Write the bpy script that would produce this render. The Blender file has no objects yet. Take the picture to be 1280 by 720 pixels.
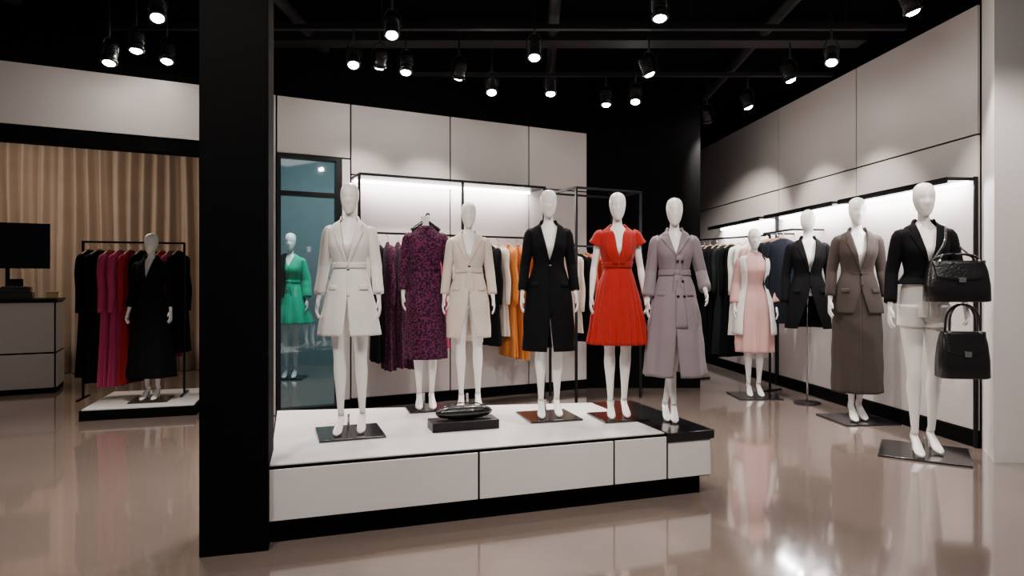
import bpy, math, random
import numpy as np
from mathutils import Vector, Matrix
random.seed(4)
R=math.radians
# ---------------------------------------------------------------- materials
def mat(name,col,rough=.6,metal=0,bump=0,bscale=60,var=0,vscale=8,col2=None,sheen=0,coat=0,pattern=None,spec=.5):
    m=bpy.data.materials.new(name); m.use_nodes=True
    nt=m.node_tree; b=nt.nodes['Principled BSDF']
    b.inputs['Base Color'].default_value=(*col,1); b.inputs['Roughness'].default_value=rough
    b.inputs['Metallic'].default_value=metal
    b.inputs['Specular IOR Level'].default_value=spec
    if sheen: b.inputs['Sheen Weight'].default_value=sheen
    if coat: b.inputs['Coat Weight'].default_value=coat; b.inputs['Coat Roughness'].default_value=.08
    tc=nt.nodes.new('ShaderNodeTexCoord')
    if var or col2:
        n=nt.nodes.new('ShaderNodeTexNoise'); n.inputs['Scale'].default_value=vscale; n.inputs['Detail'].default_value=5
        nt.links.new(tc.outputs['Object'],n.inputs['Vector'])
        r=nt.nodes.new('ShaderNodeValToRGB')
        c2=col2 if col2 else tuple(c*(1-var) for c in col)
        r.color_ramp.elements[0].color=(*c2,1); r.color_ramp.elements[1].color=(*col,1)
        if pattern=='print':
            r.color_ramp.elements[0].position=.47; r.color_ramp.elements[1].position=.56
        else:
            r.color_ramp.elements[0].position=.3; r.color_ramp.elements[1].position=.7
        nt.links.new(n.outputs['Fac'],r.inputs['Fac']); nt.links.new(r.outputs['Color'],b.inputs['Base Color'])
    if bump:
        n=nt.nodes.new('ShaderNodeTexNoise'); n.inputs['Scale'].default_value=bscale; n.inputs['Detail'].default_value=3
        nt.links.new(tc.outputs['Object'],n.inputs['Vector'])
        bp=nt.nodes.new('ShaderNodeBump'); bp.inputs['Strength'].default_value=bump; bp.inputs['Distance'].default_value=.01
        nt.links.new(n.outputs['Fac'],bp.inputs['Height']); nt.links.new(bp.outputs['Normal'],b.inputs['Normal'])
    return m
def emis(name,col,s):
    m=bpy.data.materials.new(name); m.use_nodes=True
    b=m.node_tree.nodes['Principled BSDF']
    b.inputs['Base Color'].default_value=(*col,1)
    b.inputs['Emission Color'].default_value=(*col,1); b.inputs['Emission Strength'].default_value=s
    return m
def fabric(name,col,**k):
    d=dict(rough=.85,bump=.25,bscale=180,var=.12,vscale=5,sheen=.15,spec=.2); d.update(k)
    return mat(name,col,**d)
M=dict(
 white=mat('panel_white',(.60,.545,.53),.38,var=.03,vscale=2),
 plaster=mat('pier_plaster',(.76,.71,.70),.5,var=.03,vscale=2),
 black=mat('black_paint',(.0015,.0015,.0017),.8,spec=.06),
 blackmetal=mat('black_metal',(.005,.005,.006),.4,metal=.2,spec=.3),
 gloss=mat('black_gloss',(.008,.008,.009),.18,coat=.2),
 fixture=mat('fixture_black',(.012,.012,.013),.4,spec=.4),
 ceil=mat('ceiling_black',(.0018,.0018,.002),.9,spec=.05),
 pipe=mat('ceiling_pipe_grey',(.010,.010,.011),.6,spec=.3),
 plat=mat('platform_white',(.76,.72,.71),.28,var=.03,vscale=2),
 body=mat('mannequin_white',(.88,.84,.82),.36,coat=.15),
 curtain=fabric('curtain_beige',(.40,.295,.22),vscale=3),
 taupe=mat('taupe_wall',(.3,.24,.2),.8),
 teal=mat('fitting_room_paint',(.11,.165,.175),.6,var=.1),
 lamp=emis('lamp_glow',(1,.94,.86),130),
 led=emis('led_strip',(1,.97,.96),45),
 chrome=mat('chrome',(.7,.7,.7),.2,metal=1),
 gold=mat('gold',(.6,.42,.2),.3,metal=1),
 wood=mat('hanger_wood',(.45,.28,.15),.5,var=.3,vscale=30),
 leather=mat('black_leather',(.006,.006,.007),.24,bump=.3,bscale=90,coat=.3),
 screen=mat('screen_black',(.002,.002,.0025),.3,spec=.2),
 c_white=fabric('coat_white',(.86,.82,.79)),
 c_cream=fabric('jacket_cream',(.70,.595,.515)),
 c_black=fabric('cloth_black',(.004,.004,.005),sheen=.0,spec=.1),
 c_red=fabric('dress_red',(.43,.010,.007)),
 c_grey=fabric('trench_mauve',(.26,.208,.235)),
 c_purple=fabric('dress_purple',(.115,.016,.062),col2=(.016,.004,.016),vscale=58,pattern='print',sheen=.03),
 c_orange=fabric('cloth_orange',(.60,.18,.02)),
 c_coral=fabric('cloth_coral',(.55,.05,.018)),
 c_green=fabric('dress_green',(.0,.45,.24)),
 c_brown=fabric('suit_brown',(.050,.037,.032),sheen=.05),
 c_navy=fabric('cloth_navy',(.009,.012,.022),sheen=.0),
 c_pink=fabric('cloth_pink',(.66,.38,.36)),
 c_magenta=fabric('cloth_magenta',(.45,.04,.13),sheen=.05),
 c_crimson=fabric('cloth_crimson',(.36,.014,.02),sheen=.05),
 c_teal=fabric('cloth_darkteal',(.010,.015,.015),sheen=.0),
)
fm=mat('floor_polished',(.215,.163,.14),.13,var=.10,vscale=1.3,spec=.6)
nt=fm.node_tree; b=nt.nodes['Principled BSDF']; b.inputs['Coat Weight'].default_value=1; b.inputs['Coat IOR'].default_value=2.1
tc=nt.nodes.new('ShaderNodeTexCoord'); n=nt.nodes.new('ShaderNodeTexNoise'); n.inputs['Scale'].default_value=2.5
mr=nt.nodes.new('ShaderNodeMapRange'); mr.inputs['To Min'].default_value=.04; mr.inputs['To Max'].default_value=.10
nt.links.new(tc.outputs['Object'],n.inputs['Vector']); nt.links.new(n.outputs['Fac'],mr.inputs['Value']); nt.links.new(mr.outputs['Result'],b.inputs['Coat Roughness'])
gm=bpy.data.materials.new('tinted_glass'); gm.use_nodes=True; nt=gm.node_tree; nt.nodes.clear()
o=nt.nodes.new('ShaderNodeOutputMaterial'); t=nt.nodes.new('ShaderNodeBsdfTransparent'); t.inputs[0].default_value=(.86,.95,.96,1)
g=nt.nodes.new('ShaderNodeBsdfGlossy'); g.inputs['Roughness'].default_value=.03; mx=nt.nodes.new('ShaderNodeMixShader'); mx.inputs[0].default_value=.08
nt.links.new(t.outputs[0],mx.inputs[1]); nt.links.new(g.outputs[0],mx.inputs[2]); nt.links.new(mx.outputs[0],o.inputs[0]); M['glass']=gm
# ---------------------------------------------------------------- mesh builder
def cr(a,res=5):
    a=np.array(a,float)
    if len(a)<3: 
        return np.array([a[0]+(a[1]-a[0])*i/res for i in range(res+1)])
    p=np.vstack([2*a[0]-a[1],a,2*a[-1]-a[-2]]); out=[]
    for i in range(1,len(p)-2):
        for k in range(res):
            t=k/res
            out.append(.5*((2*p[i])+(-p[i-1]+p[i+1])*t+(2*p[i-1]-5*p[i]+4*p[i+1]-p[i+2])*t*t+(-p[i-1]+3*p[i]-3*p[i+1]+p[i+2])*t**3))
    out.append(p[-2]); return np.array(out)
class MB:
    def __init__(s): s.v=[];s.f=[];s.m=[];s.sm=[];s.mats=[]
    def mi(s,m):
        m=M[m] if isinstance(m,str) else m
        if m not in s.mats: s.mats.append(m)
        return s.mats.index(m)
    def face(s,idx,m,sm): s.f.append(idx); s.m.append(m); s.sm.append(sm)
    def box(s,x0,x1,y0,y1,z0,z1,m):
        i=len(s.v); k=s.mi(m)
        s.v+= [(x,y,z) for z in (z0,z1) for y in (y0,y1) for x in (x0,x1)]
        for q in ((0,2,3,1),(4,5,7,6),(0,1,5,4),(2,6,7,3),(0,4,6,2),(1,3,7,5)): s.face([i+a for a in q],k,False)
    def prism(s,poly,z0,z1,m):
        i=len(s.v);k=s.mi(m);n=len(poly)
        s.v+=[(x,y,z0) for x,y in poly]+[(x,y,z1) for x,y in poly]
        s.face([i+n-1-a for a in range(n)],k,False); s.face([i+n+a for a in range(n)],k,False)
        for a in range(n): b=(a+1)%n; s.face([i+a,i+b,i+n+b,i+n+a],k,False)
    def grid(s,rows,m,closed=False,caps=False,sm=True):
        i=len(s.v);k=s.mi(m);nr=len(rows);nc=len(rows[0])
        for r in rows: s.v+=[tuple(p) for p in r]
        for a in range(nr-1):
            for b in range(nc if closed else nc-1):
                c=(b+1)%nc
                s.face([i+a*nc+b,i+a*nc+c,i+(a+1)*nc+c,i+(a+1)*nc+b],k,sm)
        if caps:
            for a,rev in ((0,True),(nr-1,False)):
                idx=[i+a*nc+b for b in range(nc)]
                s.face(idx[::-1] if rev else idx,k,sm)
    def tube(s,pts,rads,m,ref=(1,0,0),n=14,res=4,cap=True):
        rd=[(r,r) if not isinstance(r,(tuple,list)) else r for r in rads]
        a=np.hstack([np.array(pts,float),np.array(rd,float)]); a=cr(a,res)
        P=a[:,:3]; Q=np.maximum(a[:,3:],.001); rows=[]
        ref=Vector(ref)
        for i in range(len(P)):
            t=Vector(P[min(i+1,len(P)-1)]-P[max(i-1,0)]).normalized()
            x=ref-t*ref.dot(t)
            if x.length<1e-3: x=t.orthogonal()
            x.normalize(); y=t.cross(x)
            rows.append([Vector(P[i])+x*Q[i][0]*math.cos(2*math.pi*j/n)+y*Q[i][1]*math.sin(2*math.pi*j/n) for j in range(n)])
        s.grid(rows,m,True,cap)
    def ball(s,c,r,m,n=12):
        rows=[]
        for i in range(1,n):
            th=math.pi*i/n
            rows.append([(c[0]+r[0]*math.sin(th)*math.cos(2*math.pi*j/16),c[1]+r[1]*math.sin(th)*math.sin(2*math.pi*j/16),c[2]-r[2]*math.cos(th)) for j in range(16)])
        s.grid(rows,m,True,True)
    def obj(s,name,parent=None,loc=(0,0,0),rot=(0,0,0),bevel=0,solid=0,scale=1):
        me=bpy.data.meshes.new(name); me.from_pydata([tuple(v) for v in s.v],[],s.f)
        for m in s.mats: me.materials.append(m)
        for p,k,sm in zip(me.polygons,s.m,s.sm): p.material_index=k; p.use_smooth=sm
        me.update(); o=bpy.data.objects.new(name,me); bpy.context.collection.objects.link(o)
        o.location=loc;o.rotation_euler=rot;o.scale=(scale,)*3
        if parent: o.parent=parent
        if solid:
            md=o.modifiers.new('solid','SOLIDIFY'); md.thickness=solid; md.offset=1
        if bevel:
            md=o.modifiers.new('bevel','BEVEL'); md.width=bevel; md.segments=2; md.limit_method='ANGLE'
        return o
def empty(name,loc=(0,0,0),rz=0):
    e=bpy.data.objects.new(name,None); bpy.context.collection.objects.link(e); e.location=loc; e.rotation_euler=(0,0,rz); e.empty_display_size=.1
    return e
# ---------------------------------------------------------------- room
b=MB(); b.box(-9.5,5,-3,11.5,-.1,0,fm); b.obj('floor')
b=MB(); b.box(-9.5,5,-3,11.5,3.6,3.7,'ceil'); b.obj('ceiling')
MID=((-2.2,6.12,0),math.atan2(.458,.889))
b=MB()
H=2.99
def panel(b,x0,x1,z0,z1,m='white',g=.008,y=0): b.box(x0+g,x1-g,y-.02,y,z0+g,z1-g,m)
b.box(-.38,-.0,0,.12,0,3.6,'black'); b.box(0,.6,0,.12,2.45,3.6,'black'); b.box(.6,3.453,0,.12,0,3.6,'black')
b.box(-3.9,-.38,0,.12,2.37,3.6,'black')
b.box(-3.9,-.38,-.03,0,2.37,2.48,'black')
for x0,x1 in ((-3.9,-.38),): b.box(x0,x1,-.02,0,2.50,H,'white')
panel(b,-.38,0,0,H); panel(b,0,.69,2.45,H); panel(b,.6,.69,0,2.45)
for x0,x1 in ((.69,1.735),(1.735,2.676),(2.676,3.453)):
    panel(b,x0,x1,2.30,H); panel(b,x0,x1,.82,2.30); panel(b,x0,x1,.10,.82)
b.box(.6,3.453,-.03,0,0,.10,'black')
b.obj('wall_middle',None,*[MID[0],(0,0,MID[1])])
b=MB()
for x0,x1 in ((.002,.035),(.545,.598)): b.box(x0,x1,-.05,.05,0,2.448,'blackmetal')
b.box(.035,.545,-.05,.05,2.41,2.448,'blackmetal'); b.box(.035,.545,-.05,.05,2.06,2.10,'blackmetal'); b.box(.035,.545,-.05,.05,0,.06,'blackmetal')
b.box(.035,.545,-.006,.006,.06,2.06,'glass'); b.box(.035,.545,-.006,.006,2.10,2.41,'glass')
b.box(.50,.515,-.09,-.07,.9,1.3,'chrome'); b.box(.50,.515,-.075,-.04,.92,.94,'chrome'); b.box(.50,.515,-.075,-.04,1.26,1.28,'chrome')
b.obj('door_1',None,MID[0],(0,0,MID[1]))
b=MB(); b.prism([(.87,7.7),(2.21,7.7),(2.21,10.6),(3.05,10.6),(3.05,10.72),(2.09,10.72),(2.09,7.82),(.87,7.82)],0,3.6,'black'); b.obj('wall_corner')
RW=((2.996,10.45,0),math.atan2(-.9955,.0951))
b=MB(); L=5.545
b.box(0,L,0,.12,0,3.6,'black')
for i,(x0,x1) in enumerate(((0,2.54),(2.54,4.06),(4.06,L))):
    panel(b,x0,x1,.12,2.36); panel(b,x0,x1,2.36,3.34)
b.box(0,L,-.035,0,0,.12,'black')
b.box(L-.015,L,-.05,-.02,0,2.04,'blackmetal')
for x in (2.54,4.06): b.box(x-.012,x+.012,-.06,-.02,.0,2.03,'blackmetal')
b.obj('wall_right',None,RW[0],(0,0,RW[1]))
b=MB(); b.prism([(3.33,4.53),(5,4.5),(5,5.2),(3.62,5.2),(3.53,4.93)],0,3.6,'plaster'); b.obj('wall_pier')
b=MB(); b.prism([(-1.415,2.965),(-1.13,3.045),(-1.235,3.40),(-1.52,3.32)],0,3.6,'black'); b.obj('column',bevel=.004)
b=MB(); b.prism([(-5.75,-3),(-5.65,-3),(-5.65,4.3),(-5.75,4.3)],0,3.6,'white'); b.obj('wall_left')
b=MB(); b.prism([(-2.50,6.05),(-2.40,6.09),(-3.86,9.4),(-3.96,9.36)],0,3.6,'teal'); b.obj('wall_divider')
b=MB(); b.prism([(-9.4,8.55),(-3.9,9.55),(-3.9,9.67),(-9.4,8.67)],0,3.6,'taupe'); b.obj('wall_back')
b=MB(); b.prism([(-3.9,9.6),(1.5,10.6),(1.5,10.7),(-3.9,9.7)],0,3.6,'teal'); b.obj('wall_fitting_room')
b=MB(); rows=[]
N=900; Lc=5.7
for z in np.linspace(.01,3.2,9):
    row=[]
    for i in range(N+1):
        x=Lc*i/N; w=.080*math.sin(x*2*math.pi/.18+1.2*math.sin(x*3.1)+.6*math.sin(x*7.3))+.018*math.sin(x*80+z*.6)
        row.append((x+.015*math.sin(z*1.5+x*5),w*(1-.12*z/3),z))
    rows.append(row)
b.grid(rows,'curtain'); b.box(0,Lc,-.03,.03,3.2,3.25,'blackmetal')
b.obj('curtain',None,(-9.3,8.35,0),(0,0,math.atan2(1,5.5)),solid=.004)
# ---------------------------------------------------------------- counter
c=empty('cash_counter',(-5.15,7.4,0),MID[1])
b=MB(); b.box(-2.2,0,0,.6,0,1.03,'black'); b.box(-2.22,.02,-.02,.62,1.03,1.06,'blackmetal'); b.obj('body',c)
b=MB()
for x0,x1 in ((-2.2,-1.1),(-1.1,0)):
    b.box(x0+.012,x1-.012,-.015,0,.06,.44,'white'); b.box(x0+.012,x1-.012,-.015,0,.46,1.015,'white')
b.box(0,.012,.015,.585,.06,.44,'white'); b.box(0,.012,.015,.585,.46,1.015,'white')
b.obj('front_panels',c,bevel=.003)
e=empty('monitor',(-5.62,7.50,1.06),MID[1])
b=MB(); b.box(-.45,.28,-.02,.02,.34,.86,'screen'); b.box(-.14,-.10,.0,.03,.01,.4,'blackmetal'); b.box(-.24,0,-.03,.12,0,.012,'blackmetal'); b.obj('display',e,bevel=.004)
e=empty('cash_register',(-5.50,7.26,1.06),MID[1])
b=MB(); b.box(-.16,.16,-.03,.13,0,.07,'leather'); b.prism([(-.14,-.01),(.14,-.01),(.14,.12),(-.14,.12)],.07,.13,'gloss'); b.box(-.08,.06,.08,.10,.13,.22,'screen')
for i in range(6):
    for j in range(3): b.box(-.12+i*.04,-.095+i*.04,.0+j*.025,.018+j*.025,.13,.137,'chrome')
b.obj('till',e,bevel=.003)
e=empty('gift_box',(-5.24,7.48,1.06),MID[1]); b=MB(); b.box(-.05,.05,-.04,.04,0,.07,'gold'); b.box(-.053,.053,-.043,.043,.055,.08,'wood'); b.obj('box',e,bevel=.003)
# ---------------------------------------------------------------- central platform
PA=math.atan2(.675,2.042)
p=empty('display_platform',(-1.153,3.10,0),PA)
b=MB()
b.prism([(.02,.04),(2.40,.04),(2.40,.95),(2.13,.97),(.05,1.36)],0,.11,'black')
b.prism([(0,0),(2.15,0),(2.15,1.0),(0,1.4)],.11,.372,'black')
b.prism([(2.15,0),(2.445,0),(2.445,.98),(2.15,.98)],.11,.376,'black')
b.prism([(2.15,-.02),(2.46,-.02),(2.46,1.0),(2.15,1.0)],.33,.38,'gloss')
b.obj('frame',p,bevel=.002)
b=MB()
b.prism([(.008,.008),(2.142,.008),(2.142,.992),(.008,1.392)],.372,.38,'plat')
for x0,x1 in ((0,1.03),(1.03,1.812),(1.812,2.15)): b.box(x0+.006,x1-.006,-.012,0,.118,.360,'plat')
b.box(2.158,2.438,-.012,0,.118,.325,'plat'); b.box(2.445,2.457,.01,.97,.118,.325,'plat')
b.obj('panels',p,bevel=.002)
p=empty('low_platform',(-3.87,5.86,0),R(17))
b=MB(); b.box(0,.95,0,1.05,0,.09,'black'); b.obj('frame',p); b=MB(); b.box(.015,.935,.015,1.035,.09,.1,'plat'); b.obj('top_panel',p)
# ---------------------------------------------------------------- mannequins
def slim(z): return float(np.interp(z,[.80,1.12],[1,.84]))
def slimy(z): return float(np.interp(z,[.80,1.12],[.97,.88]))
class Gar:
    def __init__(s,ctrl,zv=None,vw=.075,zo=None,ow=.25,n=0,A=0,zf=1.1,ph=0,slimmed=True):
        a=cr(ctrl,5); a=a[np.argsort(a[:,0])]
        if slimmed:
            for r in a:
                if r[0]<1.50: r[1]*=slim(r[0]); r[2]*=slimy(r[0])
        s.a=a; s.zmin=a[0,0]; s.zmax=a[-1,0]
        s.zv=zv;s.vw=vw*.86;s.zo=zo;s.ow=ow;s.n=n;s.A=A;s.zf=zf;s.ph=ph
    def xw(s,z):
        x=.0
        if s.zv and z>s.zv: x=s.vw*((z-s.zv)/(s.zmax-s.zv))**.85
        if s.zo and z<s.zo: x=max(x,s.ow*(s.zo-z)**1.2)
        return x
    def a0(s,z):
        rx=np.interp(z,s.a[:,0],s.a[:,1]); return math.asin(min(s.xw(z)/rx,.93))
    def surf(s,z,ph,off=0):
        rx,ry,cy=[np.interp(z,s.a[:,0],s.a[:,k]) for k in (1,2,3)]
        f=1
        if s.n: 
            amp=s.A*max(0,min(1,(s.zf-z)/(s.zf-s.zmin+1e-6)))
            f=1+amp*math.cos(s.n*ph+1.1*math.sin(2*ph+s.ph)+s.ph)
        f+=.012*math.sin(9*z*3+3*ph+s.ph)*math.cos(2*ph)
        return Vector(((rx*f+off)*math.sin(ph),cy-(ry*f+off)*math.cos(ph),z))
    def build(s,b,m,seg=96,rows=50):
        g=[]
        for z in np.linspace(s.zmin,s.zmax,rows):
            a0=s.a0(z); g.append([s.surf(z,a0+(2*math.pi-2*a0)*j/seg) for j in range(seg+1)])
        b.grid(g,m)
    def patch(s,b,m,z0,z1,f0,f1,off=.01,nz=14,nf=8):
        g=[]
        for i in range(nz+1):
            t=i/nz; z=z0+(z1-z0)*t
            A0=f0(z,t) if callable(f0) else f0; A1=f1(z,t) if callable(f1) else f1
            g.append([s.surf(z,A0+(A1-A0)*j/nf,off*(1 if 0<j<nf else .8)) for j in range(nf+1)])
        b.grid(g,m)
    def lapels(s,b,m,w=.06):
        w*=.88
        for sg in (1,-1):
            def lw(z,t): return s.xw(z)+w*(min(1,t/.72)**.9 if t<.74 else .72)
            def aa(x,z): 
                rx=np.interp(z,s.a[:,0],s.a[:,1]); return sg*math.asin(max(-1,min(x/rx,.97)))
            s.patch(b,m,s.zv-.01,s.zmax-.012,lambda z,t:aa(s.xw(z)-.004,z),lambda z,t:aa(lw(z,t),z),.010,22,6)
        g=[]
        for dz,off in ((-.03,.018),(-.005,.014),(.012,.008),(.0,.0)):
            g.append([s.surf(s.zmax,R(58)+R(244)*j/30,off)+Vector((0,0,dz)) for j in range(31)])
        b.grid(g,m)
    def belt(s,b,m,z,h=.035,off=.008,knot=True):
        s.patch(b,m,z-h/2,z+h/2,0,2*math.pi,off,3,64)
        if knot:
            p=s.surf(z,.05,off+.01); b.ball(p,(.022,.014,.024),m)
            for dx in (-.018,.022): b.tube([p,p+Vector((dx*.6,-.012,-.07)),p+Vector((dx,-.006,-.19))],[(.012,.004),(.016,.004),(.018,.004)],m)
    def pockets(s,b,m,z,a=.75,w=.24,h=.035):
        for sg in (1,-1): s.patch(b,m,z-h,z,sg*(a-w),sg*(a+w),.009,3,8)
def top_ctrl(hem,rh,yh,waist=.135,mid=None):
    c=[(1.540,.054,.054,.005),(1.515,.082,.064,.005),(1.490,.140,.084,.004),(1.464,.182,.098,.002),(1.42,.180,.114,-.004),(1.34,.168,.138,-.012),(1.26,.146,.118,-.006),(1.19,waist,.104,0),(1.11,waist+.028,.125,0),(1.02,waist+.048,.140,.002)]
    c=[r for r in c if r[0]>hem+.05]
    last=c[-1]
    if hem<.95: c.append(((last[0]+hem)/2,(last[1]+rh)/2,(last[2]+yh)/2,.002))
    c.append((hem,rh,yh,.002)); return c
ARM_L={'e':(.186,.02,1.20),'w':(.212,-.045,.965)}
SX=.137
def mannequin(loc,S,rz,outfit,arms=None,stance=(0,0),head=True,base=True,bw=.36,legs=True,plate_rz=0,headturn=0,name='mannequin'):
    k=S/1.8; e=empty(name,loc,rz)
    arms=arms or {}; A={}
    for sg in (1,-1):
        d=dict(ARM_L); d.update(arms.get(sg,{})); 
        A[sg]=[Vector((sg*SX,0,1.452)),Vector((sg*d['e'][0],d['e'][1],d['e'][2])),Vector((sg*d['w'][0],d['w'][1],d['w'][2]))]
    z0=.012 if base else 0
    b=MB()
    T=[(.87,.06,.06,0),(.90,.125,.09,.01),(.96,.155,.110,.01),(1.02,.155,.106,.008),(1.10,.133,.092,0),(1.18,.113,.082,0),(1.25,.120,.088,-.004),(1.33,.142,.114,-.012),(1.40,.150,.098,-.004),(1.445,.158,.080,0),(1.478,.125,.064,.002),(1.505,.072,.050,.005),(1.535,.042,.042,.008),(1.575,.035,.037,.004),(1.63,.036,.040,-.002)]
    T=[(z,x*(slim(z) if z<1.5 else 1),y*(slimy(z) if z<1.5 else 1),c) for z,x,y,c in T]
    rows=[[(r[1]*math.cos(2*math.pi*j/32),r[3]+r[2]*math.sin(2*math.pi*j/32),r[0]) for j in range(32)] for r in cr(T,4)]
    b.grid(rows,'body',True,True)
    if head:
        Hd=[(1.572,.012,.016,-.052),(1.582,.028,.034,-.040),(1.605,.043,.056,-.024),(1.64,.055,.074,-.012),(1.685,.064,.086,-.004),(1.73,.065,.088,.0),(1.765,.057,.076,.002),(1.788,.038,.050,.004),(1.80,.008,.010,.004)]
        hr=[]
        for r in cr(Hd,4):
            row=[]
            for j in range(32):
                a=2*math.pi*j/32; x=r[1]*math.cos(a); y=r[3]+r[2]*math.sin(a)
                fr=max(0,-math.sin(a))
                if fr>.3:
                    nose=math.exp(-((r[0]-1.655)/.018)**2)*math.exp(-(x/.011)**2)*.012
                    eye=math.exp(-((r[0]-1.685)/.014)**2)*math.exp(-((abs(x)-.028)/.014)**2)*.006
                    lip=math.exp(-((r[0]-1.618)/.007)**2)*math.exp(-(x/.018)**2)*.004
                    y-=nose+lip-eye
                ct,st=math.cos(headturn),math.sin(headturn)
                row.append((x*ct-y*st,x*st+y*ct,r[0]))
            hr.append(row)
        b.grid(hr,'body',True,True)
    else: b.tube([(0,.004,1.56),(0,.004,1.60)],[.03,.028],'body')
    for sg in (1,-1):
        S_,E,W=A[sg]
        b.tube([S_+Vector((-sg*.03,0,.0)),S_,S_.lerp(E,.25),S_.lerp(E,.6),E,E.lerp(W,.3),E.lerp(W,.7),W],[.034,.038,.034,.030,.026,.028,.022,.0165],'body',n=16)
        d=(W-E).normalized(); w=Vector((0,-1,0)); w=(w-d*w.dot(d))
        if w.length<.3: w=Vector((-sg,0,0)); w=w-d*w.dot(d)
        w.normalize(); nn=d.cross(w); 
        if nn.x*sg>0: nn=-nn
        pw=[W-d*.01,W+d*.02,W+d*.055,W+d*.088]
        b.tube(pw,[(.017,.016),(.025,.014),(.034,.0125),(.032,.010)],'body',ref=w,n=16)
        for i,(o,ln) in enumerate(((.027,.064),(.0090,.074),(-.0090,.068),(-.027,.052))):
            s0=W+d*.075+w*o; fl=ln
            b.tube([s0,s0+d*fl*.45+w*o*.14+nn*.003,s0+d*fl*.8+w*o*.22+nn*.014,s0+d*fl*1.02+w*o*.25+nn*.027],[.0082,.0078,.007,.0055],'body',ref=w,n=10,res=3)
        s0=W+d*.022+w*.018
        b.tube([s0,s0+d*.022+w*.020+nn*.006,s0+d*.045+w*.028+nn*.012,s0+d*.064+w*.028+nn*.016],[.011,.010,.0085,.0065],'body',ref=w,n=10,res=3)
        if legs:
            fx,fy=(stance if sg>0 else (-stance[0]*.4,-stance[1]))
            hip=Vector((sg*.074,.005,.93)); an=Vector((sg*.052+fx,.03+fy,.125)); kn=hip.lerp(an,.5)+Vector((0,-.022,.0)); kn.z=.525
            b.tube([hip+Vector((0,0,.05)),hip,hip.lerp(kn,.3),hip.lerp(kn,.7),kn,kn.lerp(an,.25)+Vector((0,.012,0)),kn.lerp(an,.6)+Vector((0,.006,0)),an],[.062,.076,.069,.053,.042,.045,.032,.0205],'body',n=20)
            hx,hy=an.x,an.y
            b.tube([(hx,hy+.012,.15),(hx,hy+.022,.10),(hx,hy-.02,.078),(hx+sg*.004,hy-.085,.038),(hx+sg*.006,hy-.135,.020),(hx+sg*.004,hy-.175,.013)],[(.020,.020),(.025,.024),(.025,.023),(.032,.02),(.030,.014),(.010,.008)],'body',n=16)
            b.tube([(hx,hy+.034,.095),(hx,hy+.036,.05),(hx,hy+.036,.0)],[.021,.011,.009],'body',n=10)
    o=b.obj('body',e,loc=(0,0,z0),scale=k)
    md=o.modifiers.new('rm','REMESH'); md.mode='VOXEL'; md.voxel_size=.0056; md.use_smooth_shade=True
    md=o.modifiers.new('sm','SMOOTH'); md.factor=.5; md.iterations=2
    if base:
        b=MB(); b.box(-bw/2,bw/2,-bw/2,bw/2,0,.012,'gloss'); b.tube([(.0,.06*k+.02,.0),(.0,.06*k+.02,.10)],[.009,.009],'chrome',n=10)
        b.obj('base_plate',e,rot=(0,0,plate_rz),bevel=.002)
    outfit(e,k,z0,A)
    return e
def sleeve(b,m,A,sg,r=(.056,.058,.052,.048,.044),frac=1.0):
    r=[x*.78 for x in r]
    S_,E,W=A[sg]
    T=[S_+Vector((-sg*.050,0,-.010)),S_+Vector((sg*.002,0,-.006)),S_.lerp(E,.3)+Vector((sg*.004,0,0)),S_.lerp(E,.65)+Vector((sg*.002,0,0)),E]
    rr=[.036,r[0],r[1],r[2],r[3]]
    for t in (.2,.4,.6,.85): T.append(E.lerp(W,t)+Vector((0,random.uniform(-.003,.003),0))); rr.append(r[3]+(r[4]-r[3])*t+random.uniform(-.002,.002))
    b.tube(T,rr,m,n=20)
def fin(b,e,k,z0,name): return b.obj(name,e,loc=(0,0,z0),scale=k,solid=.004)

def o_whitecoat(m='c_white',hem=.70,rh=.215,yh=.175,zo=.98,zv=1.20,beltz=1.2,pk=True,n=5,A_=.035,waist=.132,knot=False,lap=.06,name='coat',ow=.12,beltm=None,vw=.075,btn=True):
    def f(e,k,z0,A):
        b=MB(); g=Gar(top_ctrl(hem,rh,yh,waist),zv=zv,vw=vw,zo=zo,ow=ow,n=n,A=A_,zf=1.12,ph=.6); g.build(b,m)
        if lap: g.lapels(b,m,lap)
        if beltz: g.belt(b,beltm or m,beltz,knot=knot,h=.042)
        if pk: g.pockets(b,m,1.06)
        if btn: b.ball(g.surf(zv-.03,.04,.008),(.008,.005,.008),'gloss' if m!='c_white' else 'chrome')
        if zo: g.patch(b,m,zo,zv,-.02,.10,.006,10,3)
        for sg in (1,-1): sleeve(b,m,A,sg)
        fin(b,e,k,z0,name)
    return f
def o_purple(e,k,z0,A):
    b=MB(); g=Gar([(1.545,.056,.055,.005),(1.515,.085,.066,.005),(1.488,.145,.084,.004),(1.462,.183,.096,.002),(1.42,.182,.112,-.004),(1.34,.168,.134,-.012),(1.26,.150,.114,-.006),(1.19,.138,.10,0),(1.10,.160,.12,0),(.95,.165,.128,0),(.7,.165,.13,0),(.42,.18,.15,0)],n=9,A=.05,zf=1.15)
    g.build(b,'c_purple'); g.belt(b,'c_purple',1.19,knot=False,h=.05)
    for sg in (1,-1): sleeve(b,'c_purple',A,sg,(.056,.06,.054,.05,.05))
    fin(b,e,k,z0,'dress')
    b=MB(); b.tube([(-.12,0,1.51),(-.05,0,1.555),(0,0,1.585),(.05,0,1.555),(.12,0,1.51)],[.012,.016,.018,.016,.012],'gloss'); b.tube([(0,0,1.58),(0,0,1.63),(.02,0,1.655),(.03,0,1.64)],[.004]*4,'gloss',n=8); fin(b,e,k,z0,'hanger')
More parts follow.
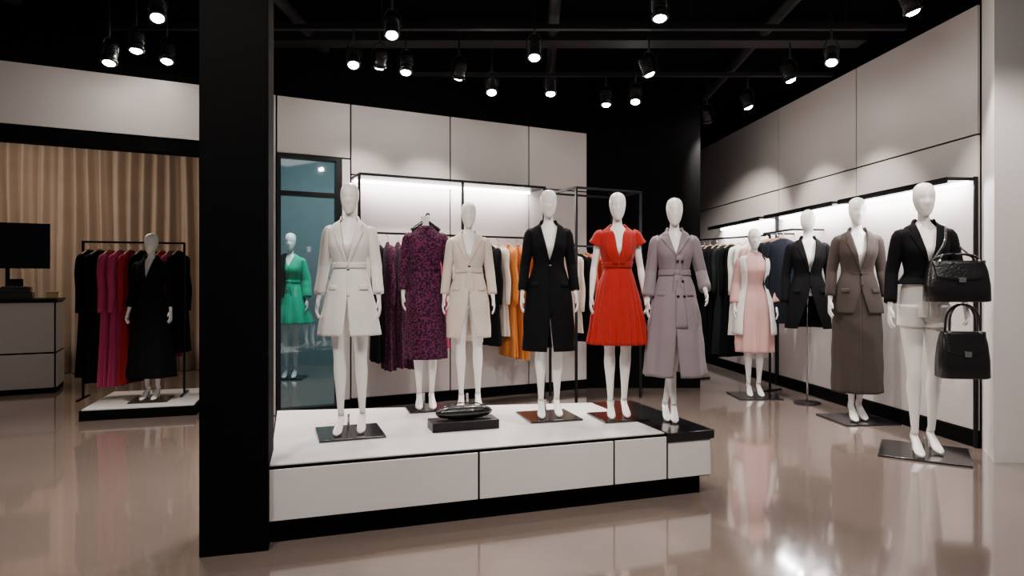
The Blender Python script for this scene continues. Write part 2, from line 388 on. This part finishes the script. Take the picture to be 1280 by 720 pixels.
def o_red(e,k,z0,A):
    b=MB(); g=Gar(top_ctrl(.58,.235,.20,.125),zv=1.29,vw=.085,n=22,A=.065,zf=1.22,ph=.2); g.build(b,'c_red',seg=264,rows=40)
    for sg in (1,-1):
        for i in range(6):
            pts=[g.surf(1.21,sg*(.08+i*.05),.004),g.surf(1.32,sg*(.18+i*.09),.007),g.surf(1.44,sg*(.26+i*.07),.004),g.surf(1.48,sg*(.38+i*.09),.002)]
            b.tube(pts,[.004,.007,.006,.003],'c_red',n=8)
    g.belt(b,'c_red',1.215,knot=False,h=.05,off=.007)
    for sg in (1,-1):
        S_,E,W=A[sg]
        b.tube([S_+Vector((-sg*.05,0,.0)),S_+Vector((sg*.0,0,.0)),S_.lerp(E,.16)+Vector((sg*.012,0,0)),S_.lerp(E,.30)+Vector((sg*.022,0,0))],[.038,.045,.050,.058],'c_red',n=24)
    fin(b,e,k,z0,'pleated_dress')
def o_trench(e,k,z0,A):
    b=MB(); g=Gar(top_ctrl(.36,.245,.20,.138),zv=1.33,vw=.07,zo=.75,ow=.10,n=7,A=.06,zf=1.15,ph=2.); g.build(b,'c_grey'); g.lapels(b,'c_grey',.075)
    g.belt(b,'c_grey',1.19,knot=True,h=.045); g.pockets(b,'c_grey',1.04)
    g.patch(b,'c_grey',.75,1.33,-.02,.42,.007,16,4)
    for z in (1.28,1.12,1.0): 
        for a in (.08,.36): b.ball(g.surf(z,a,.012),(.008,.005,.008),'gloss')
    for sg in (1,-1): sleeve(b,'c_grey',A,sg,(.06,.062,.056,.054,.058))
    fin(b,e,k,z0,'trench_coat')
def o_black_dress(e,k,z0,A):
    b=MB(); g=Gar(top_ctrl(.24,.245,.19,.13),zv=1.30,vw=.06,n=8,A=.07,zf=1.1,ph=1.); g.build(b,'c_black'); g.lapels(b,'c_black',.05); g.belt(b,'c_black',1.19,knot=False)
    for sg in (1,-1): sleeve(b,'c_black',A,sg)
    fin(b,e,k,z0,'long_coat')
def skirt(m,hem,rh,yh,top=1.2,n=8,A_=.04):
    def f(b):
        g=Gar([(top,.128,.098,0),(top-.08,.150,.115,0),(1.0,.172,.130,.004),((1.0+hem)/2,(.18+rh)/2,(.13+yh)/2,.004),(hem,rh,yh,.004)],n=n,A=A_,zf=1.0,ph=.9); g.build(b,m); g.belt(b,m,top-.015,knot=False,h=.03,off=.003)
    return f
def shorts(m,hem):
    def f(b):
        g=Gar([(1.2,.128,.098,0),(1.12,.146,.112,0),(1.0,.158,.124,.004),(.93,.156,.122,.004),(.90,.148,.115,.004)]); g.build(b,m)
        for sg in (1,-1): b.tube([(sg*.070,.004,.98),(sg*.072,.004,.92),(sg*.076,0,hem+.02),(sg*.077,0,hem)],[(.080,.108),(.079,.102),(.078,.092),(.078,.090)],m,n=24)
    return f
def o_suit(jm,hem,sk=None,zv=1.20,name='blazer',btn=True):
    def f(e,k,z0,A):
        if sk:
            b=MB(); sk(b); fin(b,e,k,z0,'skirt')
        o_whitecoat(jm,hem,.195,.15,zo=zv-.12,zv=zv,beltz=None,pk=hem<1.0,n=4,A_=.015,name=name,waist=.140,ow=.35,btn=btn)(e,k,z0,A)
    return f
def o_pink(e,k,z0,A):
    b=MB(); g=Gar(top_ctrl(.47,.19,.16,.145),n=9,A=.07,zf=1.15,ph=.4); g.build(b,'c_pink')
    for sg in (1,-1): sleeve(b,'c_pink',A,sg,(.056,.06,.060,.060,.06))
    fin(b,e,k,z0,'dress')
    b=MB(); c=top_ctrl(.66,.215,.17,.150); g=Gar([(r[0],r[1]+.012,r[2]+.012,r[3]) for r in c],zv=.66,vw=.15,n=6,A=.03); 
    for w_ in (-1,1):
        rows=[[g.surf(z,w_*(R(38)+R(127)*j/20),.004) for j in range(21)] for z in np.linspace(g.zmin,1.50,26)]
        b.grid(rows,'c_white')
    fin(b,e,k,z0,'open_cardigan')
def o_green(e,k,z0,A):
    b=MB(); g=Gar(top_ctrl(.67,.27,.2,.128),n=10,A=.09,zf=1.15,zv=1.38); g.build(b,'c_green'); g.belt(b,'c_green',1.19)
    sleeve(b,'c_green',A,1,(.056,.06,.07,.075,.07)); fin(b,e,k,z0,'dress')
    b=MB(); 
    c=top_ctrl(1.0,.20,.15,.15); g=Gar([(r[0],r[1]+.014,r[2]+.02,r[3]) for r in c],zv=1.0,vw=.10); 
    rows=[]
    for z in np.linspace(g.zmin,g.zmax,30): rows.append([g.surf(z,-R(150)+R(140)*j/24,.016) for j in range(25)])
    b.grid(rows,'c_black'); sleeve(b,'c_black',A,-1,(.066,.068,.064,.06,.055)); fin(b,e,k,z0,'draped_jacket')

PZ=.38
mannequin((-.93,3.76,PZ),1.425,R(6),o_whitecoat(waist=.128,rh=.222),stance=(.03,.03),plate_rz=R(14),bw=.36)
mannequin((-.59,4.48,PZ),1.44,R(10),o_purple,head=False,bw=.26,plate_rz=R(8),arms={1:{'w':(.19,-.05,.97)},-1:{'w':(.19,-.05,.97)}})
mannequin((-.295,4.46,PZ),1.40,R(4),o_whitecoat('c_cream',.62,.19,.16,zo=1.0,zv=1.26,beltz=1.2,knot=True,lap=.065,name='belted_jacket',ow=.22),bw=.24,plate_rz=R(8),stance=(.03,.02))
mannequin((.235,4.22,PZ),1.45,R(2),o_whitecoat('c_black',.52,.205,.17,zo=.8,zv=1.22,beltz=None,waist=.145,name='long_blazer',vw=.085),bw=.34,plate_rz=R(14),stance=(.02,.03))
mannequin((.675,4.20,PZ),1.43,R(-2),o_red,bw=.30,plate_rz=R(18),stance=(.01,.03))
mannequin((1.025,4.14,PZ),1.40,R(-8),o_trench,base=False,arms={1:{'e':(.215,.04,1.2),'w':(.225,-.14,1.04)}},stance=(-.12,.03))
mannequin((-3.50,6.37,.10),1.61,R(8),o_black_dress,bw=.34,plate_rz=R(9))
mannequin((-2.87,8.5,0),1.87,R(6),o_green,bw=.36)
mannequin((3.12,5.93,0),2.00,R(-14),o_suit('c_brown',.86,skirt('c_brown',.22,.185,.15)),bw=.50,plate_rz=R(18),stance=(-.02,.04))
mannequin((3.00,4.78,0),1.96,R(-16),o_suit('c_black',1.12,shorts('c_white',.84),zv=1.24,name='cropped_jacket'),arms={1:{'e':(.20,.0,1.21),'w':(.205,-.10,.99)}},bw=.56,plate_rz=R(-16),stance=(.02,.06))
mannequin((2.64,7.15,0),1.82,R(-10),o_pink,bw=.46,plate_rz=R(10))
def bust(loc,rz,S):
    k=S/1.8; e=empty('mannequin_bust',loc,rz); b=MB()
    T=[(1.00,.12,.09,0),(1.02,.135,.10,0),(1.10,.120,.088,0),(1.18,.095,.072,0),(1.25,.100,.078,0),(1.33,.118,.10,-.012),(1.40,.125,.088,0),(1.445,.132,.070,0),(1.478,.110,.060,0),(1.505,.070,.05,0),(1.535,.042,.043,.005),(1.58,.037,.040,.004),(1.62,.046,.060,-.01),(1.66,.060,.080,-.005),(1.72,.065,.087,0),(1.765,.055,.073,0),(1.795,.02,.03,0)]
    rows=[[(r[1]*math.cos(2*math.pi*j/28),r[3]+r[2]*math.sin(2*math.pi*j/28),r[0]) for j in range(28)] for r in cr(T,4)]
    b.grid(rows,'body',True,True); b.obj('torso',e,scale=k)
    b=MB(); b.tube([(0,.02,1.05),(0,.02,.012)],[.009,.009],'chrome'); b.prism([(.12*math.cos(a*math.pi/12),.02+.12*math.sin(a*math.pi/12)) for a in range(24)],0,.012,'gloss'); b.obj('stand',e,scale=k)
    A={sg:[Vector((sg*SX,0,1.452)),Vector((sg*.186,.02,1.2)),Vector((sg*.20,-.03,.90))] for sg in (1,-1)}
    o_suit('c_black',.70,None,btn=False)(e,k,0,A)
bust((3.03,6.72,0),R(-14),1.99)
# ---------------------------------------------------------------- handbags
def handbag(loc,rz,w,h,d,strap,name='handbag'):
    e=empty(name,loc,rz); b=MB()
    rows=[]
    for t,sx,sy in ((0,.90,.9),(.03,1,1),(.4,.99,.95),(.75,.93,.75),(.95,.86,.5),(1,.82,.4)):
        row=[]
        for j in range(40):
            a=2*math.pi*j/40; c,s=math.cos(a),math.sin(a)
            row.append((w/2*sx*abs(c)**.35*(1 if c>0 else -1),d/2*sy*abs(s)**.5*(1 if s>0 else -1),-h+h*t))
        rows.append(row)
    b.grid(rows,'leather',True,True); b.obj('bag_body',e)
    b=MB()
    rows=[]
    for t in np.linspace(0,1,8):
        y=-(d/2)*(.42+.5*t)-.006; z=.004-h*.5*t
        rows.append([(w*.42*(1-.1*t)*u,y+.01*abs(u)**3,z+ (h*.08*abs(u)**2)*t) for u in np.linspace(-1,1,13)])
    rows.insert(0,[(w*.40*u,d*.2,.006) for u in np.linspace(-1,1,13)])
    b.grid(rows,'leather'); b.obj('flap',e,solid=.005)
    b=MB(); b.box(-.022,.022,-d/2-.012,-d/2+.0,-h*.52,-h*.40,'chrome'); 
    for sx in (-1,1): b.ball((sx*w*.30,-d*.26,.0),(.012,.012,.012),'chrome')
    b.obj('clasp',e,bevel=.003)
    b=MB()
    for y in (-d*.24,d*.2):
        b.tube([(-w*.30,y,-.01),(-w*.27,y*.8,strap*.6),(-w*.12,y*.4,strap*.96),(w*.12,y*.4,strap*.96),(w*.27,y*.8,strap*.6),(w*.30,y,-.01)],[.008]*6,'leather',n=10)
    b.obj('handles',e)
    return e
handbag((3.07,4.53,1.39),R(-8),.41,.28,.14,.05)
e=bpy.data.objects['handbag']
b=MB(); b.tube([(-.16,.02,-.02),(-.05,.06,.13),(.0,.16,.25),(.03,.24,.26),(.10,.18,.12),(.17,.03,-.02)],[(.009,.005)]*6,'leather',n=8); b.obj('shoulder_strap',e)
handbag((3.13,4.56,.90),R(-8),.33,.32,.14,.19)
e=empty('display_riser',(-.29,3.90,PZ),PA); b=MB(); b.box(-.20,.20,-.08,.08,0,.055,'blackmetal'); b.obj('block',e,bevel=.003)
e=empty('clutch_bag',(-.285,3.905,PZ+.055),PA); b=MB(); rows=[]
for t in np.linspace(-1,1,25):
    s=max(.04,(1-abs(t)**3)**.5)
    rows.append([(t*.175,.048*s*math.cos(a),.040+.040*s*math.sin(a)) for a in np.linspace(0,2*math.pi,24,endpoint=False)])
b.grid(rows,'leather',True,True)
b.ball((0,-.02,.080),(.010,.010,.008),'chrome'); b.tube([(-.15,0,.05),(-.08,-.01,.090),(0,-.005,.096),(.08,-.01,.090),(.15,0,.05)],[.004]*5,'leather',n=8)
b.obj('pouch',e)
# ---------------------------------------------------------------- hanging garments
def garment(parent,pos,m,length,w=.20,sl=.55,rot=90,hang=True,name='garment'):
    b=MB(); ph=random.uniform(0,6); L_=length
    ctrl=[(-.075,.045,.022,0),(-.095,.10,.028,0),(-.125,w*.85,.032,0),(-.17,w*.93,.038,0),(-.35,w*.86,.042,0),(-.5*L_-.1,w*.90,.046,0),(-L_,w*1.08,.056,0)]
    g=Gar(ctrl,n=7,A=.18,zf=-.25,ph=ph,slimmed=False); g.build(b,m,seg=60,rows=24)
    if sl:
        for sg in (1,-1):
            b.tube([(sg*(w-.06),0,-.135),(sg*(w-.015),0,-.16),(sg*(w+.0),.008,-.3),(sg*(w+.008),-.008,-.13-sl*.6),(sg*(w+.004),0,-.13-sl)],[(.026,.026),(.036,.030),(.036,.028),(.034,.030),(.034,.026)],m,ref=(1,0,0),n=14)
    b.tube([g.surf(-.10,.12,.003),g.surf(-.3,.04,.005),g.surf(-L_*.7,0,.004)],[.004]*3,m,n=6)
    if hang:
        b.tube([(-w*.85,0,-.125),(-w*.4,0,-.085),(0,0,-.065),(w*.4,0,-.085),(w*.85,0,-.125)],[.008]*5,'wood',n=8)
        b.tube([(0,0,-.065),(0,0,-.03),(0,.018,-.012),(0,.012,.012),(0,-.004,.016),(0,-.014,.006)],[.0025]*6,'chrome',n=6)
    b.obj(name,parent,loc=pos,rot=(0,0,R(rot+random.uniform(-7,7))))
k=empty('wall_clothing_rack',MID[0],MID[1]); b=MB()
b.box(.69,2.70,-.36,-.02,2.245,2.27,'blackmetal')
for x in (.69,1.735,2.68): b.box(x-.012,x+.012,-.36,-.336,.0,2.25,'blackmetal')
b.box(.69,2.68,-.36,-.336,1.70,1.72,'blackmetal')
for x in (.69,1.735,2.68): b.box(x-.01,x+.01,-.34,-.02,1.70,1.72,'blackmetal')
b.obj('frame',k)
b=MB(); b.box(.72,2.67,-.06,-.035,2.225,2.245,'led'); b.obj('led_strip',k)
for s,m_,l,w in ((.86,'c_black',1.2,.19),(.97,'c_purple',1.28,.19),(1.07,'c_purple',1.26,.2),(1.17,'c_purple',1.28,.19),(1.28,'c_white',1.0,.19),(1.50,'c_magenta',1.1,.18),(1.85,'c_cream',1.05,.19),(2.04,'c_black',1.1,.19),(2.14,'c_cream',1.0,.19),(2.25,'c_orange',1.22,.2),(2.36,'c_orange',1.25,.2),(2.47,'c_orange',1.18,.2),(2.58,'c_orange',1.1,.18)):
    garment(k,(s,-.348,1.70),m_,l,w)
k=empty('clothing_rack',MID[0],MID[1]); b=MB()
for x in (2.80,3.62):
    for y in (-.28,-.80): b.box(x-.011,x+.011,y-.011,y+.011,0,2.22,'blackmetal')
    b.box(x-.011,x+.011,-.80,-.28,2.20,2.222,'blackmetal'); b.box(x-.011,x+.011,-.80,-.28,1.62,1.64,'blackmetal')
for y in (-.28,-.80): b.box(2.80,3.62,y-.011,y+.011,2.20,2.222,'blackmetal')
b.box(2.80,3.62,-.55,-.53,1.62,1.64,'blackmetal'); b.obj('frame',k)
for s,m_,l in ((2.9,'c_cream',.9),(3.0,'c_black',1.0),(3.10,'c_coral',.85),(3.2,'c_coral',.9),(3.31,'c_orange',.85),(3.42,'c_coral',1.0),(3.52,'c_coral',.8)): garment(k,(s,-.54,1.62),m_,l,.2)
for s0,s1 in ((.9,2.48),(2.60,4.0),(4.10,5.50)):
    k=empty('lit_wall_shelf',RW[0],RW[1]); b=MB(); b.box(s0,s1,-.24,-.02,2.015,2.04,'blackmetal'); b.box(s0,s1,-.24,-.228,1.995,2.04,'blackmetal'); b.obj('shelf',k)
    b=MB(); b.box(s0+.03,s1-.03,-.055,-.03,1.995,2.013,'led'); b.obj('led_strip',k)
k=empty('clothing_rack',(2.40,8.35,0),math.atan2(-.85,.52)); b=MB()
for x in (-.03,1.03):
    b.box(x-.01,x+.01,-.01,.01,0,1.79,'blackmetal'); b.box(x-.012,x+.012,-.20,.20,0,.02,'blackmetal')
b.box(-.03,1.03,-.01,.01,1.77,1.79,'blackmetal'); b.obj('frame',k)
for s,m_,l,w in ((.06,'c_teal',1.25,.16),(.16,'c_black',1.42,.16),(.27,'c_black',1.45,.16),(.38,'c_teal',1.4,.16),(.49,'c_black',1.42,.16),(.60,'c_white',1.15,.16),(.70,'c_white',1.25,.16),(.80,'c_pink',1.2,.16),(.91,'c_white',1.4,.17)):
    garment(k,(s,0,1.77),m_,l,w)
k=empty('wall_clothing_rack',RW[0],RW[1]); b=MB()
b.box(2.90,3.50,-.39,-.37,1.79,1.81,'blackmetal')
for x in (2.90,3.50): b.box(x-.01,x+.01,-.39,-.02,1.79,1.81,'blackmetal')
b.obj('rail',k)
for s,m_,l in ((2.98,'c_white',.9),(3.08,'c_navy',.95),(3.20,'c_navy',1.0),(3.33,'c_navy',.98)): garment(k,(s,-.38,1.79),m_,l)
k=empty('clothing_rack',(-3.80,6.55,.10),R(17)); b=MB()
for x in (-.42,.48):
    b.box(x-.01,x+.01,-.01,.01,0,1.55,'blackmetal'); b.box(x-.01,x+.01,-.18,.18,0,.02,'blackmetal')
b.box(-.42,.48,-.01,.01,1.53,1.55,'blackmetal'); b.obj('frame',k)
for x,m_,l in ((-.36,'c_black',1.30),(-.27,'c_black',1.36),(-.18,'c_magenta',1.40),(-.09,'c_magenta',1.40),(.0,'c_crimson',1.38),(.10,'c_black',1.36),(.2,'c_black',1.2),(.28,'c_crimson',1.28),(.36,'c_magenta',1.15),(.43,'c_black',1.1)): garment(k,(x,0,1.53),m_,l,.16,rot=68)
# ---------------------------------------------------------------- ceiling structure
for nm,y in (('lighting_track',4.57),('lighting_track',5.5),('lighting_track',6.75)):
    b=MB(); b.box(-5.5,3.3,y-.025,y+.025,3.36,3.40,'pipe')
    for x in np.arange(-5,3.2,1.3): b.box(x-.008,x+.008,y-.008,y+.008,3.40,3.6,'pipe')
    b.obj(nm)
for x in (-4.2,-2.1,.1,2.0):
    b=MB(); b.tube([(x,-2.5,3.5),(x+.2,4,3.5),(x+.35,8,3.5)],[.05,.05,.05],'pipe',n=14); b.obj('ceiling_pipe')
b=MB(); b.box(-5.5,3.2,3.6,3.9,3.42,3.6,'pipe'); b.box(-5.5,3.2,5.9,6.1,3.42,3.6,'pipe'); b.obj('ceiling_duct')
lamps=[(-2.47,4.57,3.1,'f'),(-2.95,5.15,3.08,'b'),(-2.84,5.40,3.08,'d'),(-3.1,5.05,2.95,'d'),(-.895,4.89,3.1,'f'),(-1.33,5.5,3.08,'f'),(-1.13,5.6,3.1,'w'),(-.93,5.75,3.1,'d'),(-.477,5.9,3.1,'w'),(-.195,6.3,3.08,'f'),(.184,5.38,3.1,'f'),(.37,6.3,3.07,'d'),(.975,6.8,3.1,'b'),(1.26,6.7,3.1,'f'),(1.21,5.8,3.1,'r'),(1.03,4.57,3.1,'d'),(2.2,7.4,3.07,'rf'),(2.48,6.9,3.1,'r'),(2.53,5.97,3.1,'r'),(2.68,5.5,3.1,'f'),(2.72,4.46,3.1,'r'),
 (-1.3,1.7,3.2,'p'),(.2,1.8,3.2,'p'),(1.4,2.2,3.2,'p'),(3.2,2.9,3.2,'p')]  # unseen extra spots, added to brighten the platform front and the pier
TIL={'f':(.05,-.42,-1),'b':(.0,-.1,-1),'d':(0,-.20,-1),'w':(-.25,.62,-1),'r':(.42,.05,-1),'rf':(.42,.75,-1),'p':(.05,.75,-1)}
for (x,y,z,t) in lamps:
    d=Vector(TIL[t]); 
    if t=='f': d.x=-x*.08
    d.normalize(); e=empty('track_spotlight',(x,y,z))
    q=Vector((0,0,-1)).rotation_difference(d)
    b=MB(); b.tube([(0,0,.135),(0,0,.13),(0,0,.025),(0,0,0)],[.032,.046,.050,.054],'fixture',n=24,res=1)
    b.tube([(0,0,.0),(0,0,-.018)],[.060,.060],'fixture',n=24,res=1)
    for zz in (.05,.07,.09,.11): b.tube([(0,0,zz),(0,0,zz+.005)],[.055,.055],'fixture',n=24,res=1)
    o=b.obj('housing',e); o.rotation_mode='QUATERNION'; o.rotation_quaternion=q
    b=MB(); b.ball((0,0,-.014),(.044,.044,.026),'lamp'); o=b.obj('lens',e); o.rotation_mode='QUATERNION'; o.rotation_quaternion=q
    b=MB(); b.tube([(-.064,0,.05),(-.064,0,.11),(-.034,0,.175),(0,0,.185),(.034,0,.175),(.064,0,.11),(.064,0,.05)],[.005]*7,'fixture',n=8); b.tube([(0,0,.18),(0,0,3.6-z)],[.009,.009],'fixture',n=8); b.obj('yoke',e)
    l=bpy.data.lights.new('spot','SPOT'); l.energy={'w':120,'r':150,'rf':260,'p':150,'d':115}.get(t,130); l.spot_size=R({'w':58,'r':70}.get(t,80)); l.spot_blend=.65; l.shadow_soft_size=.045; l.color=(1,.915,.83)
    o=bpy.data.objects.new('bulb',l); bpy.context.collection.objects.link(o); o.parent=e; o.rotation_mode='QUATERNION'; o.rotation_quaternion=q; o.location=d*.06
def area(loc,rot,sx,sy,en,col,parent=None,name='area'):
    l=bpy.data.lights.new(name,'AREA'); l.shape='RECTANGLE'; l.size=sx; l.size_y=sy; l.energy=en; l.color=col
    o=bpy.data.objects.new(name,l); bpy.context.collection.objects.link(o); o.location=loc; o.rotation_euler=rot
    if parent: o.parent=parent
    return o
k=bpy.data.objects['wall_clothing_rack']; area((1.7,-.10,2.22),(0,0,0),1.9,.03,28,(1,.97,.96),k,'led_light')
for i,(s0,s1) in enumerate(((.9,2.48),(2.60,4.0),(4.10,5.50))):
    k=bpy.data.objects['lit_wall_shelf'+('' if i==0 else '.%03d'%i)]; area(((s0+s1)/2,-.10,1.99),(0,0,0),s1-s0-.1,.03,28,(1,.97,.97),k,'led_light')
area((0,1.2,3.5),(0,0,0),4,1.5,40,(1,.92,.84),None,'fill_light')  # added overhead fill for the front area, no fixture behind it
area((-5.6,7.3,3.5),(0,0,0),3,.6,85,(1,.86,.72),None,'fill_light')  # added warm fill over the curtain area, no fixture
area((-2.2,8.0,3.5),(0,0,0),1.2,1,130,(.88,.97,1),None,'fill_light')  # added cool fill to brighten the room behind the glass door
w=bpy.data.worlds.new('w'); bpy.context.scene.world=w; w.use_nodes=True
w.node_tree.nodes['Background'].inputs[0].default_value=(1,.92,.87,1); w.node_tree.nodes['Background'].inputs[1].default_value=.12
cd=bpy.data.cameras.new('camera'); cd.sensor_width=36; cd.lens=820/1280*36; cd.shift_y=-8/1280
co=bpy.data.objects.new('camera',cd); bpy.context.collection.objects.link(co); co.location=(0,0,1.25); co.rotation_euler=(R(90),0,0)
bpy.context.scene.camera=co
